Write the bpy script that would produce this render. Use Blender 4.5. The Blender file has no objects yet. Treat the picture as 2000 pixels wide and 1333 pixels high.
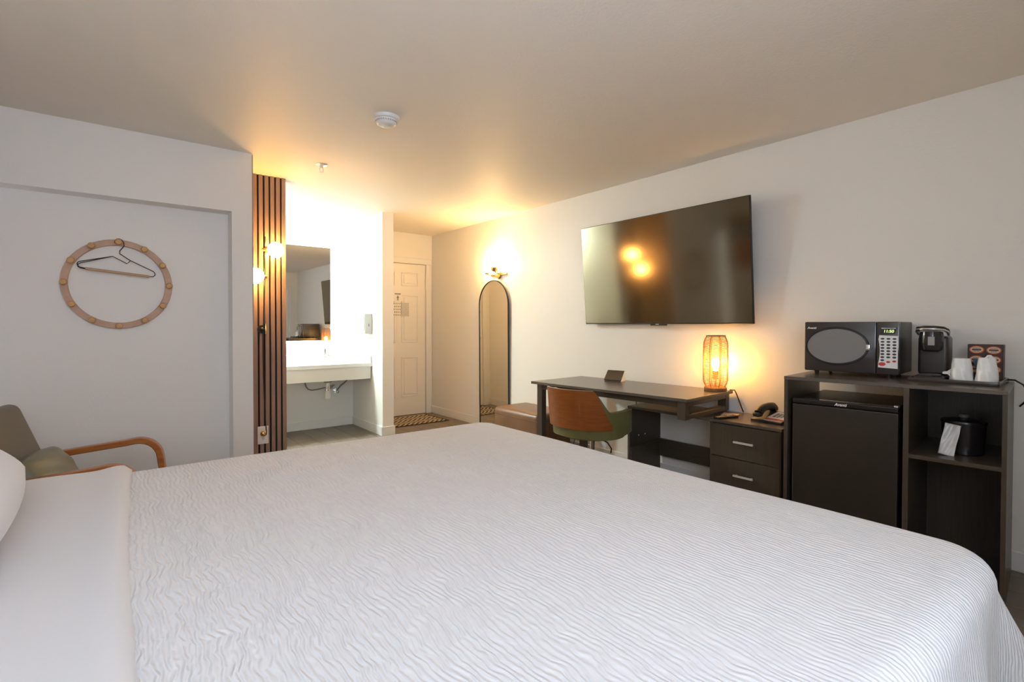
import bpy, bmesh, math, random
from mathutils import Vector, Matrix, Euler
random.seed(7)
PI = math.pi
sc = bpy.context.scene
COL = sc.collection

# ---------------------------------------------------------------- camera, world, exposure
def make_camera():
    yaw, pitch, roll = (math.radians(v) for v in (38.5272, -0.8673, 0.0925))
    fw = Vector((math.sin(yaw), math.cos(yaw), 0)); rt = Vector((math.cos(yaw), -math.sin(yaw), 0)); up = Vector((0, 0, 1))
    f2 = fw*math.cos(pitch) + up*math.sin(pitch); u2 = -fw*math.sin(pitch) + up*math.cos(pitch)
    r3 = rt*math.cos(roll) + u2*math.sin(roll); u3 = -rt*math.sin(roll) + u2*math.cos(roll)
    cd = bpy.data.cameras.new('camera'); cam = bpy.data.objects.new('camera', cd); COL.objects.link(cam)
    cd.sensor_width = 36; cd.lens = 991.6891*36/2000; cd.shift_y = -15.9/2000; cd.clip_start = .02
    M = Matrix((r3, u3, -f2)).transposed().to_4x4(); M.translation = (0, 0, 1.2024)
    cam.matrix_world = M; sc.camera = cam
make_camera()
vs = sc.view_settings
vs.view_transform = 'Standard'; vs.look = 'None'; vs.gamma = 1.0; vs.use_curve_mapping = False
vs.exposure = 0.55
wd = bpy.data.worlds.new('sky'); sc.world = wd; wd.use_nodes = True
bg = wd.node_tree.nodes['Background']; bg.inputs[0].default_value = (.74, .84, 1.0, 1); bg.inputs[1].default_value = 6.3
YN = -.50                                          # wall just behind the camera
WIN = dict(x0=-.66, x1=1.10, z0=.95, z1=2.20)          # the window behind the camera
pl = bpy.data.lights.new('window_portal', 'AREA'); pl.shape = 'RECTANGLE'; pl.size = WIN['x1']-WIN['x0']; pl.size_y = WIN['z1']-WIN['z0']
po = bpy.data.objects.new('window_portal', pl); COL.objects.link(po)
po.location = ((WIN['x0']+WIN['x1'])/2, YN-.10, (WIN['z0']+WIN['z1'])/2); po.rotation_euler = (PI/2, 0, 0)   # faces +y into the room
pl.cycles.is_portal = True
sc.cycles.diffuse_bounces = 5; sc.cycles.max_bounces = 10; sc.cycles.sample_clamp_indirect = 8
sc.cycles.use_denoising = True

# ---------------------------------------------------------------- materials
MATS = {}
def nodes(name):
    m = bpy.data.materials.new(name); m.use_nodes = True; nt = m.node_tree
    return m, nt, nt.nodes['Principled BSDF']
def mat(name, col, rough=.5, metal=0, spec=.5, bump=None, noise=None, emit=None, coat=0, trans=0, ior=None, sheen=0, coord='Object'):
    """col linear rgb; bump=(scale,strength,distance,stretch); noise=(scale,col2,stretch,contrast) mixes a second colour in"""
    if name in MATS: return MATS[name]
    m, nt, b = nodes(name); N = nt.nodes; Lk = nt.links
    b.inputs['Base Color'].default_value = (*col, 1); b.inputs['Roughness'].default_value = rough
    b.inputs['Metallic'].default_value = metal; b.inputs['Specular IOR Level'].default_value = spec
    b.inputs['Coat Weight'].default_value = coat; b.inputs['Transmission Weight'].default_value = trans
    b.inputs['Sheen Weight'].default_value = sheen
    if ior: b.inputs['IOR'].default_value = ior
    if emit:
        b.inputs['Emission Color'].default_value = (*emit[0], 1); b.inputs['Emission Strength'].default_value = emit[1]
    tc = N.new('ShaderNodeTexCoord')
    def tex(scale, stretch, detail=4):
        mp = N.new('ShaderNodeMapping'); mp.inputs['Scale'].default_value = stretch
        Lk.new(tc.outputs[coord], mp.inputs[0])
        t = N.new('ShaderNodeTexNoise'); t.inputs['Scale'].default_value = scale; t.inputs['Detail'].default_value = detail
        Lk.new(mp.outputs[0], t.inputs['Vector']); return t
    if noise:
        t = tex(noise[0], noise[2]); r = N.new('ShaderNodeValToRGB')
        c = noise[3] if len(noise) > 3 else .2
        r.color_ramp.elements[0].position = .5-c; r.color_ramp.elements[1].position = .5+c
        r.color_ramp.elements[0].color = (*col, 1); r.color_ramp.elements[1].color = (*noise[1], 1)
        Lk.new(t.outputs[0], r.inputs[0]); Lk.new(r.outputs[0], b.inputs['Base Color'])
    if bump:
        t = tex(bump[0], bump[3] if len(bump) > 3 else (1, 1, 1), 3); bp = N.new('ShaderNodeBump')
        bp.inputs['Strength'].default_value = bump[1]; bp.inputs['Distance'].default_value = bump[2]
        Lk.new(t.outputs[0], bp.inputs['Height']); Lk.new(bp.outputs[0], b.inputs['Normal'])
    MATS[name] = m; return m

WALL = mat('wall_paint', (.80, .775, .73), .45, bump=(95, .22, .004))
CEIL = mat('ceiling_paint', (.83, .785, .715), .55, spec=.35, bump=(80, .3, .004))
TRIM = mat('trim_paint', (.78, .77, .75), .35)
DOORP = mat('door_paint', (.80, .77, .72), .35)
ESP = mat('espresso_laminate', (.048, .034, .021), .33, noise=(6, (.072, .053, .034), (30, 30, 1.2), .25), bump=(40, .05, .002, (6, 6, .4)))
ESPH = mat('espresso_laminate_flat', (.052, .038, .024), .30, noise=(6, (.078, .058, .038), (1.2, 30, 30), .25))
BLACK = mat('black_plastic', (.012, .012, .012), .35)
GLOSS = mat('gloss_black', (.010, .010, .011), .10, spec=.6)
CHROME = mat('chrome', (.75, .75, .75), .12, 1)
STEEL = mat('brushed_steel', (.72, .70, .67), .3, 1)
BRASS = mat('brass', (.75, .50, .20), .25, 1)
MIRROR = mat('mirror_silver', (.90, .90, .885), .012, 1)
WHITEP = mat('white_plastic', (.80, .79, .77), .35)
PAPER = mat('paper_white', (.82, .81, .78), .6)
SATIN = mat('satin_nickel', (.74, .71, .65), .4, .25)
DRAWERM = mat('drawer_front', (.056, .043, .027), .38, noise=(5, (.078, .061, .039), (25, 25, 1), .25))

def wood(name, c1, c2, stretch, scale=4, rough=.35, coat=.2):
    return mat(name, c1, rough, noise=(scale, c2, stretch, .22), coat=coat, bump=(scale*3, .06, .002, stretch))
TEAK = wood('teak_bentwood', (.30, .085, .014), (.40, .14, .03), (1.2, 14, 14), 5)
WALNUT = wood('walnut_shell', (.21, .054, .009), (.29, .084, .016), (1.5, 2, 14), 5, .28, .35)
RINGW = wood('pale_ring_wood', (.50, .31, .20), (.58, .38, .26), (3, 3, 3), 8, .5, 0)
PEGW = wood('honey_peg_wood', (.52, .27, .09), (.60, .34, .13), (8, 8, 8), 8, .45, 0)

# ---------------------------------------------------------------- mesh helpers
class MB:
    def __init__(s): s.bm = bmesh.new()
    def _add(s, bm2, M=None):
        me = bpy.data.meshes.new('t'); bm2.to_mesh(me); bm2.free()
        if M is not None: me.transform(M)
        s.bm.from_mesh(me); bpy.data.meshes.remove(me); return s
    def box(s, a, b, bev=0, seg=2, M=None):
        a, b = Vector(a), Vector(b); bm = bmesh.new()
        bmesh.ops.create_cube(bm, size=1)
        d = b-a; c = (a+b)/2
        for v in bm.verts: v.co = Vector((v.co.x*d.x, v.co.y*d.y, v.co.z*d.z)) + c
        if bev: bmesh.ops.bevel(bm, geom=bm.edges[:], offset=bev, segments=seg, profile=.5, affect='EDGES')
        return s._add(bm, M)
    def cyl(s, p0, p1, r, r2=None, seg=24, bev=0):
        p0, p1 = Vector(p0), Vector(p1); d = p1-p0; bm = bmesh.new()
        bmesh.ops.create_cone(bm, cap_ends=True, segments=seg, radius1=r, radius2=r if r2 is None else r2, depth=d.length)
        if bev:
            es = [e for e in bm.edges if abs(e.verts[0].co.z-e.verts[1].co.z) < 1e-6]
            bmesh.ops.bevel(bm, geom=es, offset=bev, segments=2, profile=.5, affect='EDGES')
        M = Matrix.Translation((p0+p1)/2) @ d.to_track_quat('Z', 'Y').to_matrix().to_4x4()
        return s._add(bm, M)
    def sph(s, c, r, sx=1, sy=1, sz=1, seg=28, M=None):
        bm = bmesh.new(); bmesh.ops.create_uvsphere(bm, u_segments=seg, v_segments=seg//2, radius=r)
        for v in bm.verts: v.co = Vector((v.co.x*sx, v.co.y*sy, v.co.z*sz))
        T = Matrix.Translation(c)
        return s._add(bm, T @ M if M is not None else T)
    def tube(s, pts, r, seg=8, closed=False, flat=None):
        """round tube along pts; flat=(w,t) gives a rectangular strap section instead"""
        pts = [Vector(p) for p in pts]; n = len(pts); rings = []; up = Vector((0, 0, 1)); last = None
        for i, p in enumerate(pts):
            if closed: t = pts[(i+1) % n]-pts[i-1]
            else: t = pts[min(i+1, n-1)]-pts[max(i-1, 0)]
            t.normalize()
            if last is None:
                ref = up if abs(t.z) < .9 else Vector((1, 0, 0)); a = ref.cross(t).normalized()
            else:
                a = (last-t*last.dot(t)).normalized()
            b = t.cross(a); last = a
            if flat:
                w, h = flat; e = min(w, h)*.28
                prof = [(w-e, h), (w, h-e), (w, -h+e), (w-e, -h), (-w+e, -h), (-w, -h+e), (-w, h-e), (-w+e, h)]
                rings.append([s.bm.verts.new(p+a*x+b*y) for x, y in prof])
            else:
                rr = r[i] if isinstance(r, (list, tuple)) else r
                rings.append([s.bm.verts.new(p+(a*math.cos(2*PI*k/seg)+b*math.sin(2*PI*k/seg))*rr) for k in range(seg)])
        m = len(rings[0])
        for i in range(n if closed else n-1):
            A, B = rings[i], rings[(i+1) % n]
            for k in range(m): s.bm.faces.new((A[k], A[(k+1) % m], B[(k+1) % m], B[k]))
        if not closed:
            s.bm.faces.new(rings[0][::-1]); s.bm.faces.new(rings[-1])
        return s
    def lathe(s, prof, c=(0, 0, 0), seg=32, axis='z', cap=True):
        c = Vector(c); rings = []
        for r, z in prof:
            ring = []
            for k in range(seg):
                a = 2*PI*k/seg; x, y = r*math.cos(a), r*math.sin(a)
                p = {'z': (x, y, z), 'x': (z, x, y), 'y': (y, z, x)}[axis]
                ring.append(s.bm.verts.new(c+Vector(p)))
            rings.append(ring)
        for A, B in zip(rings, rings[1:]):
            for k in range(seg): s.bm.faces.new((A[k], A[(k+1) % seg], B[(k+1) % seg], B[k]))
        if cap:
            s.bm.faces.new(rings[0][::-1]); s.bm.faces.new(rings[-1])
        return s
    def prism(s, poly, z0, z1, plane='xy'):
        """polygon extruded; plane xy (along z), xz (along y), yz (along x)"""
        f = {'xy': lambda p, h: (p[0], p[1], h), 'xz': lambda p, h: (p[0], h, p[1]), 'yz': lambda p, h: (h, p[0], p[1])}[plane]
        A = [s.bm.verts.new(f(p, z0)) for p in poly]; B = [s.bm.verts.new(f(p, z1)) for p in poly]; n = len(poly)
        s.bm.faces.new(A[::-1]); s.bm.faces.new(B)
        for k in range(n): s.bm.faces.new((A[k], A[(k+1) % n], B[(k+1) % n], B[k]))
        return s
    def grid(s, fn, nu, nv, thick=0):
        V = [[s.bm.verts.new(fn(i/nu, j/nv)) for j in range(nv+1)] for i in range(nu+1)]
        for i in range(nu):
            for j in range(nv): s.bm.faces.new((V[i][j], V[i+1][j], V[i+1][j+1], V[i][j+1]))
        return s
    def text(s, body, size, M, depth=.0006, shear=0, bold=0):
        cu = bpy.data.curves.new('t', 'FONT'); cu.body = body; cu.size = size; cu.extrude = depth; cu.align_x = 'CENTER'; cu.align_y = 'CENTER'
        cu.shear = shear; cu.offset = bold
        o = bpy.data.objects.new('t', cu); COL.objects.link(o)
        dg = bpy.context.evaluated_depsgraph_get(); me = bpy.data.meshes.new_from_object(o.evaluated_get(dg))
        me.transform(M); s.bm.from_mesh(me)
        bpy.data.objects.remove(o); bpy.data.curves.remove(cu); bpy.data.meshes.remove(me); return s
    def build(s, name, m, parent=None, smooth=False, angle=40, recalc=True):
        bm = s.bm
        if recalc: bmesh.ops.recalc_face_normals(bm, faces=bm.faces[:])
        me = bpy.data.meshes.new(name); bm.to_mesh(me); bm.free()
        if m: me.materials.append(m)
        if smooth:
            me.polygons.foreach_set('use_smooth', [True]*len(me.polygons)); me.set_sharp_from_angle(angle=math.radians(angle))
        o = bpy.data.objects.new(name, me); COL.objects.link(o)
        if parent: o.parent = parent
        return o
def tag(o, label, cat, group=None):
    o['label'] = label; o['category'] = cat
    if group: o['group'] = group
    return o
def thing(name, label, cat, loc=(0, 0, 0), rz=0, group=None):
    o = bpy.data.objects.new(name, None); o.empty_display_size = .1; COL.objects.link(o)
    o.location = loc; o.rotation_euler = (0, 0, rz); return tag(o, label, cat, group)
def struct(o, label=None):
    o['kind'] = 'structure'
    if label: o['label'] = label
    return o
def copy_mesh(o, parent, loc=None, rot=None, scale=None):
    c = o.copy(); COL.objects.link(c); c.parent = parent
    if loc is not None: c.location = loc
    if rot is not None: c.rotation_euler = rot
    if scale is not None: c.scale = scale
    return c
def arc(c, r, a0, a1, n, plane='xz', k=0):
    out = []
    for i in range(n+1):
        a = a0+(a1-a0)*i/n; u, v = c[0]+r*math.cos(a), c[1]+r*math.sin(a)
        out.append({'xz': (u, k, v), 'yz': (k, u, v), 'xy': (u, v, k)}[plane])
    return out

# ---------------------------------------------------------------- room shell
W, H, D, XL, LC = 3.48, 2.42, 6.134, -.78, 4.0
PX0, PX1, PY = 2.321, 2.45, 5.16            # partition beside the vanity
AY, AX = 6.01, .86                          # vanity alcove back, left
SX, SY = .813, 4.52                         # slat wall
struct(MB().box((XL-.1, YN-.1, H), (W+.1, D+.2, H+.1)).build('ceiling', CEIL), 'off-white textured painted ceiling')
struct(MB().box((W, YN-.1, 0), (W+.1, D+.2, H)).build('wall_right', WALL), 'long off-white textured wall carrying the television')
struct(MB().box((XL-.1, YN-.1, 0), (XL, LC+.1, H)).build('wall_left', WALL), 'off-white wall at the head of the bed')
b = MB()
b.box((XL-.1, 4.145, 0), (SX, SY+.1, H)).box((XL-.1, LC, 1.995), (SX, 4.145, H)).box((.684, LC, 0), (SX, 4.145, 1.995))
struct(b.build('wall_closet', WALL), 'off-white wall with a shallow recessed open closet niche')
struct(MB().box((SX, SY, 0), (1.165, SY+.1, H)).build('wall_slat', WALL), 'short wing wall carrying the wooden slat panel')
struct(MB().box((AX-.1, SY+.1, 0), (AX-.002, AY, H)).build('wall_alcove', WALL), 'white side wall of the vanity alcove')
struct(MB().box((AX-.1, AY, 0), (PX1, D+.2, H)).build('wall_vanity', WALL), 'white back wall of the vanity alcove')
struct(MB().box((PX0, PY, 0), (PX1, AY, H)).build('wall_partition', WALL), 'white partition wall between the vanity and the entrance')
DX0, DX1, DT = 2.575, 3.385, 2.018
struct(MB().box((PX1, D, 0), (DX0, D+.2, H)).box((DX1, D, 0), (W, D+.2, H)).box((DX0, D, DT), (DX1, D+.2, H)).box((DX0-.01, D+.06, 0), (DX1+.01, D+.2, DT+.01)).build('wall_far', WALL), 'off-white wall around the entrance door')  # last box: unseen backing added to stop light leaking past the door
w = WIN
b = MB().box((XL, YN-.12, 0), (w['x0'], YN, H)).box((w['x1'], YN-.12, 0), (W, YN, H)).box((w['x0'], YN-.12, 0), (w['x1'], YN, w['z0'])).box((w['x0'], YN-.12, w['z1']), (w['x1'], YN, H))
struct(b.build('wall_near', WALL), 'off-white wall with the window, behind the bed side')
wn = struct(bpy.data.objects.new('window_1', None), 'wide window behind the camera'); COL.objects.link(wn)
b = MB(); x0, x1, z0, z1 = w['x0'], w['x1'], w['z0'], w['z1']; xm = (x0+x1)/2
b.box((x0, YN-.08, z0), (x0+.05, YN-.03, z1)).box((x1-.05, YN-.08, z0), (x1, YN-.03, z1)).box((x0, YN-.08, z0), (x1, YN-.03, z0+.05)).box((x0, YN-.08, z1-.05), (x1, YN-.03, z1)).box((xm-.025, YN-.08, z0), (xm+.025, YN-.03, z1))
b.build('window_frame', TRIM, wn)
def pane_mat():
    m = bpy.data.materials.new('window_glass'); m.use_nodes = True; N = m.node_tree.nodes; N.clear(); Lk = m.node_tree.links
    o_ = N.new('ShaderNodeOutputMaterial'); mx = N.new('ShaderNodeMixShader'); tr = N.new('ShaderNodeBsdfTransparent'); gl = N.new('ShaderNodeBsdfGlossy')
    gl.inputs['Roughness'].default_value = .02; mx.inputs[0].default_value = .06
    Lk.new(tr.outputs[0], mx.inputs[1]); Lk.new(gl.outputs[0], mx.inputs[2]); Lk.new(mx.outputs[0], o_.inputs[0]); return m
GLASS = pane_mat()
for xa, xb in ((x0+.05, xm-.025), (xm+.025, x1-.05)): MB().box((xa, YN-.058, z0+.05), (xb, YN-.052, z1-.05)).build('pane', GLASS, wn)
MB().box((x0-.02, YN-.02, z0-.03), (x1+.02, YN+.06, z0)).build('window_sill', TRIM, wn)

# second door in the near wall, seen in the vanity mirror
NX0, NX1 = 2.48, 3.29
struct(MB().box((NX0-.078, YN, 0), (NX0, YN+.018, DT), .004, 1).box((NX1, YN, 0), (NX1+.078, YN+.018, DT), .004, 1).box((NX0-.078, YN, DT), (NX1+.078, YN+.018, DT+.078), .004, 1).build('trim_2', TRIM), 'white painted casing around the second door')
d2 = struct(bpy.data.objects.new('door_2', None), 'white flush door in the near wall'); COL.objects.link(d2)
MB().box((NX0+.004, YN+.001, .012), (NX1-.004, YN+.012, DT-.004), .003, 1).build('door_slab', DOORP, d2)
for z in (.28, 1.02, 1.80): MB().cyl((NX1+.001, YN+.018, z-.045), (NX1+.001, YN+.018, z+.045), .007, seg=10).build('hinge', STEEL, d2)
MB().cyl((NX0+.065, YN+.01, 1.0), (NX0+.065, YN+.05, 1.0), .012).sph((NX0+.065, YN+.065, 1.0), .027).build('knob', STEEL, d2, True)

# floor: slab with separate vinyl planks running along y
PLANK = mat('floor_plank', (.130, .101, .072), .38, noise=(3, (.19, .152, .112), (14, 1.0, 1), .3), bump=(12, .06, .002, (10, .7, 1)))
PLANK2 = mat('floor_plank_light', (.150, .118, .085), .38, noise=(3, (.205, .166, .124), (14, 1.0, 1), .3), bump=(12, .06, .002, (10, .7, 1)))
fl = struct(MB().box((XL-.1, YN-.1, -.1), (W+.1, D+.2, -.006)).build('floor', mat('floor_joint', (.085, .066, .046), .8)), 'grey-brown wood plank vinyl floor')
pw, plen = .19, 1.22
pm = [MB().box((0, 0, -.006), (pw-.003, plen-.003, 0), .0012, 1).build('plank', m_, fl) for m_ in (PLANK, PLANK2)]
first = [True, True]
for i in range(int((W-XL)/pw)+1):
    y = YN-random.random()*plen
    while y < D:
        if y+plen > YN:
            k = random.randrange(2); xx = XL+i*pw
            if first[k]: pm[k].location = (xx, y, 0); first[k] = False
            else: copy_mesh(pm[k], fl, (xx, y, 0))
        y += plen

# baseboards
def bboard(name, a, b_, side):
    return struct(MB().box(a, b_, .003, 1).build(name, TRIM), 'white painted baseboard along the ' + side)
bboard('baseboard_right', (W-.013, YN, 0), (W, D, .098), 'television wall')
bboard('baseboard_vanity', (AX, AY-.013, 0), (PX0, AY, .098), 'vanity alcove')
o = MB().box((PX0-.013, PY-.013, 0), (PX0, AY-.013, .098), .003, 1).box((PX0-.013, PY-.013, 0), (PX1+.013, PY, .098), .003, 1).box((PX1, PY-.013, 0), (PX1+.013, D, .098), .003, 1).build('baseboard_partition', TRIM)
struct(o, 'white painted baseboard wrapping the partition wall')
bboard('baseboard_closet', (XL, 4.132, 0), (.684, 4.145, .098), 'closet niche')
bboard('baseboard_left', (XL, YN, 0), (XL+.013, 4.0, .098), 'wall behind the bed')

# entrance door with six raised panels
t1 = MB()
cw = .078
t1.box((DX1, D-.018, 0), (DX1+cw, D, DT), .004, 1).box((DX0-cw, D-.018, 0), (DX0, D, DT), .004, 1).box((DX0-cw, D-.018, DT), (DX1+cw, D, DT+cw), .004, 1)
struct(t1.build('trim_1', TRIM), 'white painted casing around the entrance door')
dr = struct(bpy.data.objects.new('door_1', None), 'cream six-panel entrance door with notices taped on it'); COL.objects.link(dr)
MB().box((DX0+.004, D+.004, .004), (DX1-.004, D+.044, DT-.004), .003, 1).build('door_slab', DOORP, dr)
cxs = [(DX0+.115, DX0+.36), (DX1-.36, DX1-.115)]
for xa, xb in cxs:
    for za, zb in ((1.72, 1.90), (.97, 1.60), (.25, .78)):
        fr = MB()
        for (p, q) in (((xa, za), (xb, za+.016)), ((xa, zb-.016), (xb, zb)), ((xa, za), (xa+.016, zb)), ((xb-.016, za), (xb, zb))):
            fr.box((p[0], D-.004, p[1]), (q[0], D+.006, q[1]), .003, 1)
        pnl = fr.build('panel_moulding', DOORP, dr)
        MB().box((xa+.035, D-.003, za+.035), (xb-.035, D+.006, zb-.035), .003, 1).build('panel', DOORP, dr)
for z in (.28, 1.02, 1.80):
    MB().cyl((DX1+.001, D-.006, z-.045), (DX1+.001, D-.006, z+.045), .007, seg=10).build('hinge', STEEL, dr)
hd = MB().cyl((DX0+.065, D+.004, 1.0), (DX0+.065, D-.02, 1.0), .03).cyl((DX0+.065, D-.015, 1.0), (DX0+.065, D-.055, 1.0), .01).box((DX0+.055, D-.062, .989), (DX0+.19, D-.048, 1.011), .005)
hd.build('lever_handle', STEEL, dr, True)
MB().cyl((DX0+.065, D+.004, 1.38), (DX0+.065, D-.018, 1.38), .026).box((DX0+.05, D-.03, 1.373), (DX0+.15, D-.018, 1.387), .003).build('latch', STEEL, dr, True)

# printed notices on the door (illegible print)
def printed(name, rows, ink=(.32, .30, .28), head=False):
    m, nt, b_ = nodes(name); N = nt.nodes; Lk = nt.links
    tc = N.new('ShaderNodeTexCoord'); br = N.new('ShaderNodeTexBrick'); br.offset = .37; br.squash = 1
    br.inputs['Scale'].default_value = 1; br.inputs['Brick Width'].default_value = .22; br.inputs['Row Height'].default_value = 1/rows
    br.inputs['Mortar Size'].default_value = .24/rows; br.inputs['Color1'].default_value = (*ink, 1); br.inputs['Color2'].default_value = (*[c*1.6 for c in ink], 1)
    br.inputs['Mortar'].default_value = (.80, .77, .72, 1)
    sp = N.new('ShaderNodeSeparateXYZ'); cb = N.new('ShaderNodeCombineXYZ')
    Lk.new(tc.outputs['Generated'], sp.inputs[0]); Lk.new(sp.outputs[0], cb.inputs[0]); Lk.new(sp.outputs[2], cb.inputs[1])
    Lk.new(cb.outputs[0], br.inputs['Vector']); Lk.new(br.outputs[0], b_.inputs['Base Color']); b_.inputs['Roughness'].default_value = .6
    return m
n1 = thing('door_notice', 'small white notice with an arrow sign at the top of the door papers', 'notice', (0, 0, 0), 0, 'notices on the entrance door')
MB().box((2.90, D-.0075, 1.51), (3.028, D-.0055, 1.64)).build('sheet', mat('notice_paper', (.80, .77, .73), .6), n1)
INK = mat('ink_grey', (.16, .15, .15), .6)
MB().box((2.925, D-.0085, 1.603), (3.01, D-.0065, 1.616)).build('heading', INK, n1)
MB().prism([(2.960, 1.525), (2.978, 1.525), (2.975, 1.55), (2.985, 1.56), (2.969, 1.592), (2.953, 1.56), (2.963, 1.55)], D-.0085, D-.0065, 'xz').build('symbol', INK, n1)
tag(MB().box((2.885, D-.0075, 1.315), (3.012, D-.0055, 1.50)).build('door_notice', printed('notice_plan', 5, (.30, .28, .25))), 'white paper floor-plan notice taped low on the door, nearer the partition', 'notice', 'notices on the entrance door')
tag(MB().box((3.022, D-.0075, 1.318), (3.128, D-.0055, 1.495)).build('door_notice', printed('notice_text', 13, (.18, .17, .15))), 'dense grey printed notice taped low on the door, nearer the hinges', 'notice', 'notices on the entrance door')

# ---------------------------------------------------------------- slat panel on the wing wall
SLAT = wood('slat_veneer', (.245, .16, .122), (.32, .215, .168), (22, 22, 1.2), 4, .42, 0)
FELT = mat('slat_felt', (.014, .011, .010), .95)
sp = thing('slat_panel', 'vertical wood slat wall panel on dark felt between closet and vanity', 'wall panel', (0, 0, 0))
MB().box((SX+.0, SY-.006, 0), (1.172, SY, H)).build('felt_backing', FELT, sp)
MB().box((1.163, SY-.006, 0), (1.172, SY+.10, H)).build('edge_trim', mat('slat_edge', (.10, .055, .035), .5), sp)
s0 = None
for i in range(8):
    xa = 1.168-.030-i*.0437
    if s0 is None: s0 = MB().box((0, 0, 0), (.030, .016, H-.002), .0015, 1).build('slat', SLAT, sp); s0.location = (xa, SY-.022, .001)
    else: copy_mesh(s0, sp, (xa, SY-.022, .001))
for i in range(11):                                # the panel wraps the closet wall's end face
    copy_mesh(s0, sp, (SX+.0005, 4.012+i*.0437, .001), None, (.30, 1.9, 1))

# ---------------------------------------------------------------- bed
LINEN = mat('linen_white', (.60, .585, .59), .75, sheen=.2)
def spread_mat():
    m, nt, b_ = nodes('bedspread_matelasse'); N = nt.nodes; Lk = nt.links
    b_.inputs['Base Color'].default_value = (.64, .625, .625, 1); b_.inputs['Roughness'].default_value = .8; b_.inputs['Sheen Weight'].default_value = .15
    tc = N.new('ShaderNodeTexCoord'); mp = N.new('ShaderNodeMapping'); Lk.new(tc.outputs['UV'], mp.inputs[0])
    ns = N.new('ShaderNodeTexNoise'); ns.inputs['Scale'].default_value = 7; ns.inputs['Detail'].default_value = 2
    Lk.new(mp.outputs[0], ns.inputs['Vector'])
    add = N.new('ShaderNodeMixRGB'); add.blend_type = 'ADD'; add.inputs[0].default_value = .05
    Lk.new(mp.outputs[0], add.inputs[1]); Lk.new(ns.outputs['Color'], add.inputs[2])
    wv = N.new('ShaderNodeTexWave'); wv.wave_type = 'BANDS'; wv.bands_direction = 'X'; wv.inputs['Scale'].default_value = 27
    wv.inputs['Distortion'].default_value = 3.2; wv.inputs['Detail'].default_value = 1.4; wv.inputs['Detail Scale'].default_value = 2.6; wv.inputs['Detail Roughness'].default_value = .55
    mp2 = N.new('ShaderNodeMapping'); mp2.inputs['Scale'].default_value = (1, .42, 1); Lk.new(add.outputs[0], mp2.inputs[0]); Lk.new(mp2.outputs[0], wv.inputs['Vector'])
    mp3 = N.new('ShaderNodeMapping'); mp3.inputs['Scale'].default_value = (1, .30, 1); Lk.new(add.outputs[0], mp3.inputs[0])
    fine = N.new('ShaderNodeTexNoise'); fine.inputs['Scale'].default_value = 80; fine.inputs['Detail'].default_value = 0; Lk.new(mp3.outputs[0], fine.inputs['Vector'])
    mx = N.new('ShaderNodeMixRGB'); mx.inputs[0].default_value = .5; Lk.new(wv.outputs['Color'], mx.inputs[1]); Lk.new(fine.outputs[0], mx.inputs[2])
    bp = N.new('ShaderNodeBump'); bp.inputs['Strength'].default_value = .75; bp.inputs['Distance'].default_value = .0055
    Lk.new(mx.outputs[0], bp.inputs['Height']); Lk.new(bp.outputs[0], b_.inputs['Normal'])
    return m
BZ = .70
bed = thing('bed', 'king size bed under a white textured bedspread', 'bed', (0, 0, 0))
MB().box((-.68, .30, .10), (1.46, 2.10, .36), .02).build('box_spring', mat('bed_base_grey', (.25, .24, .23), .8), bed)
MB().box((-.69, .285, .365), (1.485, 2.115, BZ-.022), .06, 4).build('mattress', LINEN, bed, True)
for x in (-.45, 1.35):
    for y in (.40, 2.0): MB().cyl((x, y, 0), (x, y, .10), .03).build('leg', BLACK, bed)
def drape(xa, xb, ya, yb, Rc, r, drop, nx, ny, off, open_lo=True, zfn=None, flare=.06, cflare=.22, xclip=None, seed=0):
    """cloth over a rounded rectangle; the head side (low x) stays flat"""
    rnd = random.Random(seed); ph = [rnd.random()*6 for _ in range(6)]
    bm = bmesh.new(); uvl = bm.loops.layers.uv.new('uv')
    ext = drop+r*(PI/2-1)
    X0 = xa; X1 = xb+ext; Y0 = ya-ext; Y1 = yb+ext
    cxm, cyl, cyh = xb-Rc, ya+Rc, yb-Rc
    V = []; UV = []
    for i in range(nx+1):
        row = []; uvr = []
        for j in range(ny+1):
            Y = Y0+(Y1-Y0)*j/ny; X1_ = X1 if xclip is None else xclip(Y); X = X0+(X1_-X0)*i/nx
            qx = max(0, X-cxm); qy = Y-cyh if Y > cyh else (Y-cyl if Y < cyl else 0)
            if xclip is not None: qx = 0
            ln = math.hypot(qx, qy); d = ln-Rc
            if d <= 0:
                z = BZ+off; P = Vector((X, Y, z))
                if zfn: P.z += zfn(X, Y)
            else:
                dx, dy = qx/ln, qy/ln
                bx = (cxm if qx > 0 else X)+dx*Rc; by = (cyh if qy > 0 else cyl if qy < 0 else Y)+dy*Rc
                if qy == 0: by = Y
                a = d/r
                if a < PI/2: hor, ver = r*math.sin(a), r*(1-math.cos(a))
                else:
                    rest = d-r*PI/2; cn = 4*dx*dx*dy*dy
                    wob = .010*math.sin(9*(bx+by)+ph[0])+.006*math.sin(23*(bx-by)+ph[1])
                    hor = r+rest*(flare+cflare*cn)+wob*min(1, rest/.15)
                    ver = r+rest
                P = Vector((bx+dx*(hor+off), by+dy*(hor+off), BZ+off-ver))
                if zfn: P.z += zfn(X, Y)*max(0, 1-a)
            row.append(bm.verts.new(P)); uvr.append((X, Y))
        V.append(row); UV.append(uvr)
    for i in range(nx):
        for j in range(ny):
            f = bm.faces.new((V[i][j], V[i+1][j], V[i+1][j+1], V[i][j+1]))
            for l, (p, q) in zip(f.loops, ((i, j), (i+1, j), (i+1, j+1), (i, j+1))): l[uvl].uv = UV[p][q]
            f.smooth = True
    mb = MB(); mb.bm.free(); mb.bm = bm; return mb
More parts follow.
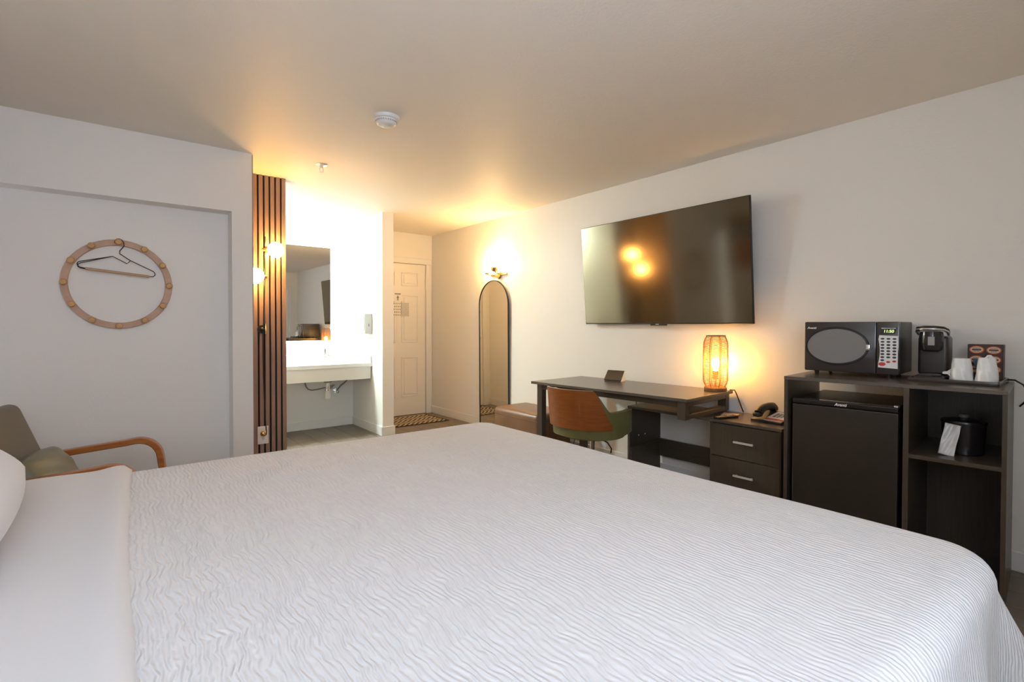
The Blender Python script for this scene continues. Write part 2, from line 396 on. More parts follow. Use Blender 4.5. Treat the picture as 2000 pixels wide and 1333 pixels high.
def top_soft(X, Y): return .006*math.sin(2.1*X+1)*math.sin(1.7*Y)+.003*math.sin(6*Y+3*X)
o = drape(-.02, 1.525, .255, 2.148, .05, .060, .55, 150, 200, .0, zfn=top_soft, seed=3, cflare=.55).build('bedspread', spread_mat(), None, recalc=False)
sd = o.modifiers.new('thick', 'SOLIDIFY'); sd.thickness = .006; sd.offset = -1
tag(o, 'white rippled matelasse bedspread draped over the bed', 'bedspread')
def fedge(Y): return .030+.030*(max(.2, min(2.2, Y))-.88)/1.28+.004*math.sin(3.1*Y)
def fold(X, Y):
    e = fedge(Y)-X                     # distance back from the folded edge
    roll = .013*math.exp(-((e-.035)/.045)**2) if e > 0 else 0
    down = -.020*max(0, 1-e/.018)
    wr = .006*math.sin(11*X+1.5*Y)*math.exp(-((Y-1.9)/.5)**2)
    return roll+down+wr+.004*math.sin(3*Y)
o = drape(-.66, 0, .255, 2.148, .05, .062, .42, 70, 130, .014, zfn=fold, xclip=fedge, seed=5).build('folded_sheet', LINEN, None, recalc=False)
sd = o.modifiers.new('thick', 'SOLIDIFY'); sd.thickness = .006; sd.offset = -1
tag(o, 'plain white sheet folded back over the top of the bedspread', 'sheet')
def pillow_mesh(lx, ly, lz, n=36, pinch=.16, p=2.6):
    mb = MB()
    for sgn in (1, -1):
        def fn(u, v, sgn=sgn):
            a, b_ = u*2-1, v*2-1
            k = (max(0, 1-abs(a)**p)*max(0, 1-abs(b_)**p))**.42
            ex = 1-pinch*(b_*b_)*(1-.0)*.5*abs(a)**3; ey = 1-pinch*(a*a)*.5*abs(b_)**3
            return Vector((a*lx*ex, b_*ly*ey, sgn*lz*k+.004*math.sin(9*a+4*b_)*k))
        mb.grid(fn, n, n)
    bmesh.ops.remove_doubles(mb.bm, verts=mb.bm.verts[:], dist=1e-5)
    return mb
o = pillow_mesh(.27, .40, .125).build('pillow', LINEN, None, True, 80)
o.rotation_euler = (0, math.radians(16), 0); o.location = (-.425, 1.60, .845)
tag(o, 'plump white bed pillow leaning at the head of the bed', 'pillow')

# ---------------------------------------------------------------- armchair by the closet
OLIVE = mat('olive_leather', (.115, .098, .062), .42, bump=(70, .12, .002), noise=(5, (.135, .115, .075), (1, 1, 1)))
OLIVE2 = mat('olive_cushion_leather', (.15, .14, .085), .38, bump=(60, .15, .002), noise=(6, (.19, .175, .11), (1, 1, 1)))
ac = thing('armchair', 'olive leather armchair with bent orange-brown wooden arms by the closet niche', 'armchair', (-.215, 3.2, 0), math.radians(-12))
for s in (1, -1):
    y = s*.30
    pts = [(-.36, y, .50)]+[(-.36+.60*i/8, y, .50+.064*i/8) for i in range(1, 9)]
    cxx, czz, r = .285, .470, .10
    pts += [(cxx+r*math.cos(a), y, czz+r*math.sin(a)) for a in [math.radians(95-13*k) for k in range(8)]]
    pts += [(.395, y, .40), (.40, y, .2), (.40, y, .04)]
    pts += [(.385, y, .025), (.34, y, .018), (0, y, .018), (-.38, y, .018)]
    MB().tube(pts, 0, flat=(.026, .0155)).build('bentwood_arm', TEAK, ac, True, 30)
MB().box((-.20, -.27, .30), (.30, .27, .44), .05, 4).build('seat_cushion', OLIVE, ac, True, 60)
bk = MB().box((-.055, -.275, 0), (.055, .275, .50), .045, 4)
o = bk.build('back_cushion', OLIVE, ac, True, 60); o.location = (-.075, 0, .335); o.rotation_euler = (0, math.radians(-20), 0)
MB().box((-.22, -.285, .26), (.33, -.255, .31), .006).box((-.22, .255, .26), (.33, .285, .31), .006).box((.28, -.28, .26), (.32, .28, .31), .006).build('seat_rail', TEAK, ac)
o = pillow_mesh(.135, .21, .075, 28, .30, 2.2).build('throw_cushion', OLIVE2, None, True, 80)
o.location = (-.215, 3.13, .500); o.rotation_euler = (0, math.radians(-118), math.radians(-14))
tag(o, 'olive leather throw cushion lying on the armchair seat', 'cushion')

# ---------------------------------------------------------------- peg ring with a hanger
RC = (.058, 1.461); RY = 4.145
rg = thing('peg_ring', 'round pale wood coat-peg ring on the closet niche wall', 'coat rack', (RC[0], RY, RC[1]))
b = MB(); prof = [(.247, -.001), (.247, -.018), (.251, -.021), (.282, -.021), (.286, -.018), (.286, -.001)]
n = 72
rings = [[b.bm.verts.new((r*math.cos(2*PI*k/n), y, r*math.sin(2*PI*k/n))) for r, y in prof] for k in range(n)]
for k in range(n):
    A, B = rings[k], rings[(k+1) % n]
    for q in range(6): b.bm.faces.new((A[q], A[(q+1) % 6], B[(q+1) % 6], B[q]))
b.build('ring', RINGW, rg, True, 30)
pg = None
for k in range(12):
    a = PI/2+k*PI/6; loc = (.2665*math.cos(a), -.02, .2665*math.sin(a))
    if pg is None: pg = MB().lathe([(.0155, 0), (.0155, -.026), (.019, -.033), (.019, -.047), (.015, -.053), (.004, -.055)], axis='y', seg=18).build('peg', PEGW, rg, True); pg.location = loc
    else: copy_mesh(pg, rg, loc)
hg = thing('clothes_hanger', 'black wire clothes hanger with a wooden bar hooked on the peg ring', 'hanger', (0, 0, 0))
hy = 4.083
P = lambda x, z, d=0: (x, hy+d, z)
wire = [P(.038, 1.719), P(.041, 1.735), P(.050, 1.745), P(.062, 1.747), P(.075, 1.741), P(.084, 1.725), P(.086, 1.704), P(.076, 1.688), P(.064, 1.671), P(.063, 1.653), P(.116, 1.614), P(.238, 1.551), P(.246, 1.540), P(.246, 1.527), P(.236, 1.517), P(.21, 1.516)]
wire2 = [P(-.105, 1.549), P(-.132, 1.555), P(-.142, 1.565), P(-.143, 1.579), P(-.135, 1.588), P(.028, 1.633), P(.100, 1.592), P(.118, 1.613)]
wire3 = [P(-.105, 1.544, -.012), P(-.128, 1.548, -.012), P(-.139, 1.556, -.012), P(-.139, 1.570, -.012), P(-.125, 1.580, -.010), P(.026, 1.632, -.002)]
WIRE = mat('black_wire', (.02, .017, .014), .4)
MB().tube(wire, .0028).tube(wire2, .0028).tube(wire3, .0025).build('wire_frame', WIRE, hg, True)
MB().cyl(P(-.105, 1.547, -.004), P(.214, 1.516, -.004), .0085, seg=14).build('bar', wood('hanger_bar_wood', (.46, .29, .17), (.52, .34, .21), (2, 14, 14), 5, .5, 0), hg, True)

# ---------------------------------------------------------------- plug-in wall lamp on the slats
def glow(name, col, st): return mat(name, (.9, .9, .85), .3, emit=(col, st))
GLOBE = glow('globe_glow', (1.0, .53, .14), 68)
wl = thing('globe_wall_lamp', 'black rod wall lamp with two glowing globes on the slat panel', 'wall lamp', (0, 0, 0))
ly = 4.452
MB().cyl((.985, ly, 1.16), (.997, ly, 1.914), .0065, seg=12).build('rod', BLACK, wl, True)
MB().cyl((.978, SY-.022, 1.165), (.978, SY-.03, 1.165), .034).cyl((.978, SY-.03, 1.165), (.978, ly-.004, 1.165), .012).sph((.972, ly-.008, 1.165), .018).build('wall_mount', BLACK, wl, True)
MB().box((.992, ly-.016, 1.125), (1.004, ly+.004, 1.215), .003).build('switch_clip', BRASS, wl, True)
for gx, gz, s in ((1.066, 1.808, 1), (.922, 1.590, -1)):
    rx = .990
    MB().cyl((rx-.016*s, ly, gz), (rx+.012*s, ly-.008, gz), .014).cyl((rx+.008*s, ly-.008, gz), (rx+.024*s, ly-.014, gz), .022, .030).build('socket_cup', BRASS, wl, True)
    MB().sph((gx+.004*s, ly-.045, gz), .062).build('globe', GLOBE, wl, True)
cord = [(.980, ly, 1.165), (.978, ly-.004, 1.0), (.983, ly+.006, .8), (.987, ly+.002, .6), (.992, ly-.006, .42), (.996, ly-.02, .34), (.990, ly-.035, .318), (.978, ly-.035, .315)]
MB().tube(cord, .0045, 8).build('cord', BLACK, wl, True)
MB().lathe([(.019, 0), (.022, -.006), (.022, -.026), (.014, -.034), (.004, -.036)], (.982, SY-.028, .318), 20, 'y').build('plug', BRASS, wl, True)
def outlet_plate(name, label, M, w_=.075, h_=.12, group=None):
    t = thing(name, label, 'outlet', (0, 0, 0), 0, group); t.matrix_world = M        # local x across, z up, -y out
    MB().box((-w_/2, -.006, -h_/2), (w_/2, 0, h_/2), .003).build('plate', WHITEP, t)
    n_ = max(1, round(w_/.07))
    for q in range(n_):
        cx = (q-(n_-1)/2)*.062
        for cz in (-.024, .024):
            b_ = MB().box((cx-.008, -.0072, cz-.006), (cx-.005, -.0055, cz+.007)).box((cx+.005, -.0072, cz-.006), (cx+.008, -.0055, cz+.007)).cyl((cx, -.0055, cz-.013), (cx, -.0072, cz-.013), .003, seg=10)
            b_.build('socket', INK, t)
    return t
outlet_plate('wall_outlet', 'white outlet plate on the slat panel with the lamp plug in it', Matrix.Translation((.984, SY-.0225, .302)), .082, .145)

# ---------------------------------------------------------------- vanity alcove
QUARTZ = mat('white_quartz', (.80, .79, .77), .22, spec=.5)
va = thing('vanity_counter', 'wall-hung white vanity counter with apron in the alcove', 'vanity', (0, 0, 0))
cz1, cz0, cy0 = .777, .739, 5.4345
b = MB(); ex, ey, erx, ery = 1.93, 5.70, .235, .165
def rect_pt(a):
    dx, dy = math.cos(a), math.sin(a); x0_, x1_, y0_, y1_ = AX, PX0-.001, cy0, AY-.001
    t = min(((x1_-ex)/dx if dx > 0 else (x0_-ex)/dx) if abs(dx) > 1e-9 else 1e9, ((y1_-ey)/dy if dy > 0 else (y0_-ey)/dy) if abs(dy) > 1e-9 else 1e9)
    return ex+dx*t, ey+dy*t
angs = sorted(set([2*PI*k/64 for k in range(64)]+[math.atan2(y-ey, x-ex) % (2*PI) for x in (AX, PX0-.001) for y in (cy0, AY-.001)]))
rings = []
for a in angs:
    ox, oy = rect_pt(a); ix, iy = ex+erx*math.cos(a), ey+ery*math.sin(a)
    rings.append([b.bm.verts.new(p) for p in ((ox, oy, cz1), (ix, iy, cz1), (ix, iy, cz0), (ox, oy, cz0))])
n = len(rings)
for k in range(n):
    A, B = rings[k], rings[(k+1) % n]
    for q in range(4): b.bm.faces.new((A[q], A[(q+1) % 4], B[(q+1) % 4], B[q]))
b.build('countertop', QUARTZ, va)
bw = MB(); bw.lathe([(erx+.012, cz0), (erx, cz0-.002), (erx*.92, cz0-.06), (erx*.7, cz0-.11), (erx*.3, cz0-.13), (.02, cz0-.133)], (0, 0, 0), 48, cap=False)
for v in bw.bm.verts: v.co = Vector((ex+v.co.x, ey+v.co.y*ery/erx, v.co.z))
bs = bw.build('sink_basin', mat('porcelain', (.82, .82, .80), .12), va, True)
MB().box((AX, AY-.021, cz1), (PX0-.001, AY-.001, cz1+.085), .002, 1).build('backsplash', QUARTZ, va)
MB().box((PX0-.021, cy0+.004, cz1), (PX0-.001, AY-.021, cz1+.08), .002, 1).build('side_splash', QUARTZ, va)
MB().box((AX, cy0+.012, .600), (PX0-.012, cy0+.032, cz0), .002, 1).build('apron', mat('apron_laminate', (.70, .67, .62), .35), va)
fc = thing('faucet', 'chrome single-lever faucet behind the vanity sink', 'faucet', (1.945, 5.885, cz1))
MB().cyl((0, 0, 0), (0, 0, .012), .027).cyl((0, 0, .01), (0, 0, .115), .021, bev=.003).build('body', CHROME, fc, True)
MB().box((-.015, -.135, .068), (.015, 0, .092), .006).cyl((0, -.118, .07), (0, -.118, .055), .011).build('spout', CHROME, fc, True)
MB().cyl((0, 0, .118), (0, 0, .150), .020, .022).box((-.008, -.008, .134), (.075, .008, .144), .004).build('lever', CHROME, fc, True)
dp = thing('drain_pipe', 'chrome drain and white bottle trap under the vanity', 'drain pipe', (1.92, 5.72, 0))
MB().lathe([(.012, .600), (.045, .598), (.045, .565), (.03, .556), (.012, .553)], seg=24).build('flange', mat('dark_steel', (.25, .24, .23), .3, 1), dp, True)
MB().cyl((0, 0, .56), (0, 0, .46), .016).cyl((-.012, -.01, .555), (-.016, -.012, .48), .006, seg=8).cyl((.014, -.01, .555), (.02, -.012, .48), .006, seg=8).lathe([(.026, .485), (.026, .455)], seg=20).build('tailpiece', CHROME, dp, True)
MB().lathe([(.022, .47), (.030, .465), (.030, .385), (.024, .375)], seg=24).build('trap_cup', mat('pvc_white', (.78, .77, .74), .35), dp, True)
MB().tube([(.02, 0, .475), (.045, .02, .49), (.075, .05, .512), (.10, .09, .508), (.115, .16, .49), (.115, .285, .48)], .014, 12).build('trap_arm', STEEL, dp, True)
HOSE = mat('braided_hose', (.22, .21, .21), .4, .6)
tag(MB().tube([(1.69, 5.78, .60), (1.688, 5.76, .56), (1.692, 5.74, .525), (1.71, 5.73, .497), (1.745, 5.72, .485), (1.80, 5.72, .488), (1.86, 5.72, .497), (1.90, 5.735, .50)], .0075, 10).build('supply_hose', HOSE, None, True), 'dark curved supply hose left of the sink drain', 'hose', 'supply hoses under the vanity')
tag(MB().tube([(2.19, 5.74, .60), (2.165, 5.76, .575), (2.135, 5.80, .53), (2.115, 5.85, .50), (2.105, 5.90, .46), (2.103, 5.94, .44)], .0085, 10).build('supply_hose', HOSE, None, True), 'grey supply hose slanting down to the valve right of the drain', 'hose', 'supply hoses under the vanity')
sv = thing('shutoff_valve', 'round chrome shutoff valve on the wall under the vanity', 'valve', (2.103, 5.995, .425))
MB().cyl((0, .014, 0), (0, -.06, 0), .011).cyl((0, .014, 0), (0, .004, 0), .028).cyl((0, -.055, -.01), (0, -.055, .03), .013).build('valve_body', CHROME, sv, True)
MB().sph((0, -.075, -.008), .021, 1, .6, .8, 18).build('knob', CHROME, sv, True)
# lit mirror
STRIPM = mat('side_strip_tone', (.08, .09, .085), .4, spec=.2, emit=((.80, .93, .85), .80))  # frosted strip, no lamp: its pale brightness is put in as emission
mr = thing('vanity_mirror', 'frameless rectangular wall mirror with pale side strip over the vanity', 'mirror', (0, 0, 0))
mz0, mz1, mxl, mxr = 1.02, 2.10, 1.17, 2.149
MB().box((mxl, AY-.032, mz0), (mxr, AY-.024, mz1)).build('mirror_glass', MIRROR, mr)
for xa, xb in ((mxl, mxl+.085), (mxr-.085, mxr)):
    MB().box((xa, AY-.0335, mz0), (xb, AY-.0322, mz1)).build('side_strip', STRIPM, mr)
MB().box((mxl+.03, AY-.024, mz0+.03), (mxr-.03, AY, mz1-.03)).build('back_glow', glow('led_back', (.84, 1.0, .98), 190), mr)
# ceiling lamp added to brighten the alcove, out of sight behind the slat wall
cl = thing('added_alcove_light', 'added unseen round ceiling light brightening the vanity alcove', 'ceiling light', (1.04, 5.80, H))
MB().lathe([(.16, 0), (.16, -.03), (.15, -.035)], seg=32).build('light_base', WHITEP, cl, True)
MB().lathe([(.148, -.035), (.14, -.06), (.10, -.078), (.03, -.085)], seg=32).build('diffuser', glow('added_alcove_glow', (.82, 1.0, .98), 330), cl, True)
sd_ = thing('soap_dispenser', 'grey and white soap dispenser on the partition wall above the counter', 'dispenser', (PX0, 5.43, 1.10))
MB().box((-.085, 0, 0), (0, .10, .23), .006).build('housing', mat('dispenser_grey', (.50, .50, .47), .4), sd_)
MB().box((-.098, .008, .03), (-.083, .092, .222), .006).build('cover', WHITEP, sd_)
MB().box((-.045, -.002, .085), (-.035, .001, .115), .001, 1).build('keyhole', INK, sd_)
outlet_plate('wall_outlet', 'white double outlet plate on the partition beside the vanity mirror', Matrix.Translation((PX0-.0005, 5.73, .95)) @ Matrix.Rotation(-PI/2, 4, 'Z'), .16, .125)

# ---------------------------------------------------------------- ceiling fittings
sm = thing('smoke_detector', 'round white smoke detector on the ceiling', 'smoke detector', (1.285, 2.80, H))
MB().lathe([(.078, 0), (.078, -.012), (.074, -.018), (.066, -.020)], seg=40).build('base', WHITEP, sm, True)
MB().lathe([(.062, -.020), (.060, -.034), (.052, -.046), (.040, -.052), (.005, -.053)], seg=40).build('cover', WHITEP, sm, True)
b = MB()
for k in range(28):
    a = 2*PI*k/28; b.box((-.0045, -.0015, 0), (.0045, .0015, .008), M=Matrix.Rotation(a, 4, 'Z') @ Matrix.Translation((0, -.0603, -.035)))
b.build('vent_slots', mat('vent_grey', (.45, .44, .42), .6), sm)
MB().cyl((.02, -.02, -.0515), (.02, -.02, -.0555), .012).build('test_button', mat('button_grey', (.6, .6, .58), .5), sm, True)
sk = thing('fire_sprinkler', 'small chrome fire sprinkler head on the ceiling', 'sprinkler', (1.281, 3.936, H))
MB().lathe([(.042, 0), (.042, -.004), (.030, -.010), (.014, -.011)], seg=28).build('escutcheon', STEEL, sk, True)
MB().cyl((0, 0, -.008), (0, 0, -.026), .010, seg=14).tube([(-.009, 0, -.022), (-.014, 0, -.036), (-.010, 0, -.05), (0, 0, -.056)], .003).tube([(.009, 0, -.022), (.014, 0, -.036), (.010, 0, -.05), (0, 0, -.056)], .003).build('frame', STEEL, sk, True)
MB().cyl((0, 0, -.055), (0, 0, -.059), .017).build('deflector', STEEL, sk, True)

# ---------------------------------------------------------------- entrance: mat, arch mirror, sconce, bench
def rug_mat():
    m, nt, b_ = nodes('mat_weave'); N = nt.nodes; Lk = nt.links; tc = N.new('ShaderNodeTexCoord')
    sp_ = N.new('ShaderNodeSeparateXYZ'); Lk.new(tc.outputs['Object'], sp_.inputs[0])
    def math_(op, a, b=None):
        q = N.new('ShaderNodeMath'); q.operation = op
        for i, v in ((0, a), (1, b)):
            if v is None: continue
            if isinstance(v, (int, float)): q.inputs[i].default_value = v
            else: Lk.new(v, q.inputs[i])
        return q.outputs[0]
    zig = math_('PINGPONG', sp_.outputs[1], .105)
    ph = math_('ADD', math_('MULTIPLY', sp_.outputs[0], 1.0), math_('MULTIPLY', zig, 1.1))
    st = math_('GREATER_THAN', math_('FRACT', math_('MULTIPLY', ph, 15)), .5)
    cut = math_('LESS_THAN', math_('FRACT', math_('MULTIPLY', sp_.outputs[1], 9.52)), .86)
    v = math_('MULTIPLY', st, cut)
    mx = N.new('ShaderNodeMixRGB'); mx.inputs[1].default_value = (.035, .025, .017, 1); mx.inputs[2].default_value = (.62, .50, .34, 1)
    Lk.new(v, mx.inputs[0]); Lk.new(mx.outputs[0], b_.inputs['Base Color']); b_.inputs['Roughness'].default_value = .95
    return m
rg2 = thing('door_mat', 'dark brown door mat with cream zigzag pattern at the entrance', 'door mat', (2.98, 5.79, 0))
MB().box((-.375, -.315, 0), (.375, .315, .006), .002, 1).build('border', mat('mat_border', (.035, .025, .016), .95), rg2)
MB().box((-.345, -.285, .005), (.345, .285, .009), .001, 1).build('woven_field', rug_mat(), rg2)

am = thing('arch_mirror', 'tall arched floor mirror with thin black frame against the wall', 'mirror', (W-.006, 4.678, .0))
am.rotation_euler = (0, math.radians(-.5), 0)
hw, ztop = .281, 1.716
def arch(hw_, zb, zt, n_=28): return [(-hw_, zb)]+[(hw_, zb)]+[(hw_*math.cos(PI*k/n_), zt-hw_+hw_*math.sin(PI*k/n_)) for k in range(n_+1)]
b = MB(); A, B_ = arch(hw, 0.004, ztop), arch(hw-.009, .013, ztop-.009)
ra = [[b.bm.verts.new((x, p[0], p[1])) for p, x in ((A[k], -.018), (B_[k], -.018), (B_[k], -.002), (A[k], -.002))] for k in range(len(A))]
for k in range(len(A)):
    P0, P1 = ra[k], ra[(k+1) % len(A)]
    for q in range(4): b.bm.faces.new((P0[q], P0[(q+1) % 4], P1[(q+1) % 4], P1[q]))
b.build('frame', BLACK, am)
MB().prism(arch(hw-.0085, .013, ztop-.0085), -.012, -.004, 'yz').build('mirror_glass', MIRROR, am)

sc_ = thing('wall_sconce', 'brass wall sconce with two bright globes above the arched mirror', 'wall lamp', (W, 4.60, 1.80))
MB().box((-.02, -.15, -.035), (0, .15, -.010), .004).lathe([(.045, -.012), (.05, 0), (.045, .0)], (-.012, 0, -.022), 24, 'x').build('backplate', BRASS, sc_, True)
MB().tube([(-.018, -.015, -.02), (-.06, -.02, -.012), (-.085, -.02, .01)], .007).build('arm', BRASS, sc_, True)
MB().tube([(-.018, .13, -.022), (-.05, .14, -.02), (-.07, .14, -.012)], .007).build('arm', BRASS, sc_, True)
MB().lathe([(.010, .005), (.030, .012), (.040, .03), (.043, .055)], (-.088, -.02, -.005), 24).build('socket_cup', BRASS, sc_, True)
MB().lathe([(.008, -.012), (.022, -.006), (.026, .008)], (-.072, .14, -.006), 20).build('socket_cup', BRASS, sc_, True)
SG = glow('sconce_glow', (1.0, .61, .23), 110)
MB().sph((-.088, -.02, .105), .058).build('globe', SG, sc_, True)
MB().sph((-.072, .14, .052), .052).build('globe', SG, sc_, True)

LEATH = mat('brown_bench_leather', (.125, .058, .024), .40, noise=(4, (.20, .10, .045), (1, 1, 1), .25), bump=(45, .12, .002))
bn = thing('ottoman_bench', 'brown leather ottoman bench between the arched mirror and the desk', 'ottoman', (3.19, 3.70, 0))
b = MB().box((-.215, -.335, .02), (.215, .335, .405), .045, 5)
for v in b.bm.verts:
    if v.co.z > .3: v.co.z += .028*max(0, 1-(v.co.x/.215)**2)*max(0, 1-(v.co.y/.335)**2)
b.build('body', LEATH, bn, True, 60)
MB().box((-.217, -.337, .335), (.217, .337, .341), .002, 1).build('seam', mat('seam_dark', (.07, .035, .018), .6), bn)
for x in (-.17, .17):
    for y in (-.29, .29): MB().cyl((x, y, 0), (x, y, .03), .02).build('foot', BLACK, bn)

# ---------------------------------------------------------------- television
tv = thing('television', 'large flat black television mounted on the right wall', 'television', (3.402, 2.428, 1.213), 0)
tw, th = 1.537, .860
tilt = math.radians(-4.6)          # top leans into the room
R_ = Matrix.Rotation(tilt, 4, 'Y')
def tv_part(mb, name, m, smooth=False):
    mb.bm.transform(R_); return mb.build(name, m, tv, smooth)
tv_part(MB().box((0, -tw/2, 0), (.018, tw/2, th), .003, 1).box((.016, -tw/2+.12, .05), (.052, tw/2-.12, th*.62), .012), 'body', BLACK)
SCREEN = mat('tv_screen', (.026, .019, .009), .11, spec=1.0, ior=1.85)
SCREEN.node_tree.nodes['Principled BSDF'].inputs['Specular Tint'].default_value = (1, .86, .62, 1)
tv_part(MB().box((-.0022, -tw/2+.006, .010), (.0005, tw/2-.006, th-.006)), 'screen', SCREEN)
tv_part(MB().box((-.004, -.085, -.012), (.012, .065, .002), .002, 1), 'logo_block', BLACK)
tv_part(MB().box((-.0055, -.018, -.004), (-.004, .012, .002)), 'logo', STEEL)
MB().box((.02, -.25, .30), (W-3.402, .25, .62), .004).build('wall_mount', BLACK, tv)

# ---------------------------------------------------------------- desk (frame: x along the wall away from camera, y out into the room)
def wall_frame(o, ang): return Matrix.Translation((o[0], o[1], 0)) @ Matrix.Rotation(PI/2+math.radians(ang), 4, 'Z')
DK = wall_frame((3.455, 1.842), 3.9)
dk = thing('desk', 'dark brown writing desk with thick legs and raised open end frame', 'desk'); dk.matrix_world = DK
dl, dd, dz = 1.369, .625, .742
TOPM = mat('desk_top_gloss_tone', (.095, .076, .058), .27, noise=(5, (.115, .093, .072), (1, 22, 22), .25))  # lighter than the frame: glossy reflection put into the top's colour
MB().box((-.012, 0, dz-.020), (dl, dd+.02, dz), .002, 1).build('desk_top', TOPM, dk)
MB().box((.02, dd-.045, dz-.062), (dl-.04, dd-.025, dz-.020)).build('front_apron', ESPH, dk)
MB().box((.02, .03, dz-.062), (dl-.04, .05, dz-.020)).build('back_apron', ESPH, dk)
for y in (.045, dd-.042):
    MB().box((dl-.092, y-.026, 0), (dl-.036, y+.026, dz-.020), .002, 1).build('leg', ESP, dk)
CT = .595
for y in (.05, dd-.02):
    MB().box((.004, y-.026, CT+.010), (.062, y+.026, dz-.020), .002, 1).build('end_post', ESP, dk)
MB().box((.006, .02, CT+.0105), (.060, dd, CT+.042), .002, 1).build('end_rail', ESPH, dk)
MB().box((.006, .02, dz-.052), (.060, dd, dz-.020), .002, 1).build('upper_rail', ESPH, dk)

# low credenza beside it
CR = wall_frame((3.462, 0), 0)
cr = thing('credenza', 'low dark brown credenza with two drawers and open shelves under the desk', 'credenza'); cr.matrix_world = CR
ca, cb, cdp = 1.336, 2.455, .385
MB().box((ca-.006, 0, CT-.018), (cb, cdp+.004, CT), .0015, 1).build('top_board', mat('credenza_top', (.095, .076, .056), .26, noise=(5, (.115, .093, .070), (1, 22, 22), .25)), cr)
MB().box((cb-.020, 0, 0), (cb, cdp, CT-.018)).build('side_panel', ESP, cr)
MB().box((ca, 0, 0), (ca+.018, cdp, CT-.018)).build('side_panel', ESP, cr)
MB().box((1.765, 0, 0), (1.783, cdp, CT-.018)).build('divider', ESP, cr)
MB().box((cb-.032, .03, .10), (cb-.02, cdp-.004, .283), .002, 1).build('side_cleat', ESPH, cr)
MB().box((1.783, .012, .168), (2.44, .030, .305)).build('back_beam', ESPH, cr)
for (xx) in (2.25, 2.33): MB().cyl((cb-.0205, xx-2.05, .36), (cb-.022, xx-2.05, .36), .005, seg=12).build('screw_cap', WHITEP, cr)
for z0_, z1_ in ((.365, .572), (.150, .360)):
    d_ = MB().box((ca+.004, cdp-.016, z0_), (1.781, cdp+.002, z1_), .0015, 1).build('drawer', DRAWERM, cr)
    zc = (z0_+z1_)/2+(.005 if z0_ > .3 else .008)
    MB().box((1.490, cdp+.016, zc-.006), (1.614, cdp+.028, zc+.006), .0015, 1).box((1.500, cdp, zc-.004), (1.508, cdp+.02, zc+.004)).box((1.596, cdp, zc-.004), (1.604, cdp+.02, zc+.004)).build('handle', SATIN, d_)

# rattan lamp on the desk
tl = thing('rattan_lamp', 'glowing woven rattan table lamp on the desk corner', 'table lamp'); tl.matrix_world = DK @ Matrix.Translation((.066, .105, dz))
LB = wood('lamp_base_wood', (.20, .085, .03), (.27, .13, .05), (6, 6, 6), 6, .5, 0)
MB().lathe([(.072, 0), (.076, .006), (.076, .024), (.070, .030), (.01, .031)], seg=36).build('base', LB, tl, True)
MB().cyl((0, 0, .03), (0, 0, .085), .006, seg=10).build('stem', BRASS, tl)
MB().lathe([(.018, .082), (.021, .086), (.021, .140), (.016, .143)], seg=24).build('socket', mat('socket_amber', (.42, .17, .05), .5), tl, True)
BULB = glow('bulb_amber', (1.0, .49, .09), 240)
MB().lathe([(.010, .140), (.016, .155), (.024, .175), (.028, .195), (.024, .215), (.013, .228), (.003, .231)], seg=24).build('bulb', BULB, tl, True)
def srad(z):
    z0_, z1_ = .030, .388
    R0 = .084
    if z < .085: return .066+(R0-.066)*math.sin(PI/2*(z-z0_)/(.085-z0_))
    if z > .325: return .062+(R0-.062)*math.cos(PI/2*(z-.325)/(z1_-.325))
    return R0
RAT = mat('rattan', (.24, .10, .022), .6)
b = MB(); nr = 36
for k in range(nr):
    z = .034+(.384-.034)*k/(nr-1); r = srad(z)
    b.tube([(r*math.cos(2*PI*q/24), r*math.sin(2*PI*q/24), z+.0012*math.sin(3*q+k*1.7)) for q in range(24)], .0018, 5, True)
o = b.build('shade_weave', RAT, tl, True); o['kind'] = 'stuff'
st = MB().tube([(srad(.03+.358*q/16), 0, .03+.358*q/16) for q in range(17)], .0026, 6).build('shade_rib', RAT, tl, True)
for k in range(1, 8): copy_mesh(st, tl, None, (0, 0, 2*PI*k/8))
MB().tube([(.062*math.cos(2*PI*q/24), .062*math.sin(2*PI*q/24), .388) for q in range(24)], .004, 6, True).build('shade_rim', RAT, tl, True)
tag(MB().tube([DK @ Vector(p) for p in ((.0, .03, dz+.006), (-.030, .015, dz+.006), (-.042, .012, dz-.02), (-.06, .012, .68), (-.085, .012, CT+.02), (-.09, .008, CT+.006))], .0042, 8).build('lamp_cord', BLACK, None, True), 'thin dark lamp cord running down from the desk corner', 'cord')
tag(MB().tube([(3.458, 2.66, .70), (3.450, 2.665, .55), (3.455, 2.70, .40), (3.452, 2.68, .22), (3.455, 2.65, .10)], .0035, 8).build('power_cord', BLACK, None, True), 'thin dark cord hanging on the wall under the desk', 'cord')

# menu stand on the desk
ms = thing('desk_sign', 'small dark slanted sign holder near the back of the desk', 'sign'); ms.matrix_world = DK @ Matrix.Translation((.925, .10, dz)) @ Matrix.Rotation(math.radians(8), 4, 'Z')
MB().prism([(.045, .002), (.055, .010), (-.012, .086), (-.018, .084)], -.075, .075, 'yz').build('front_panel', mat('sign_brown', (.055, .040, .027), .3), ms)
MB().prism([(-.05, 0), (.04, 0), (-.016, .082)], -.070, .068, 'yz').build('wedge', PAPER, ms)
b = MB()
for k in range(3): b.box((-.055+.0, 0, 0), (.055-.02*k, .012, .0006), M=Matrix.Translation((0, 0, 0)) @ Matrix.Translation((0, .018-.026*k*.7+.012, .052+.011*k-.02)) )
b.bm.free()

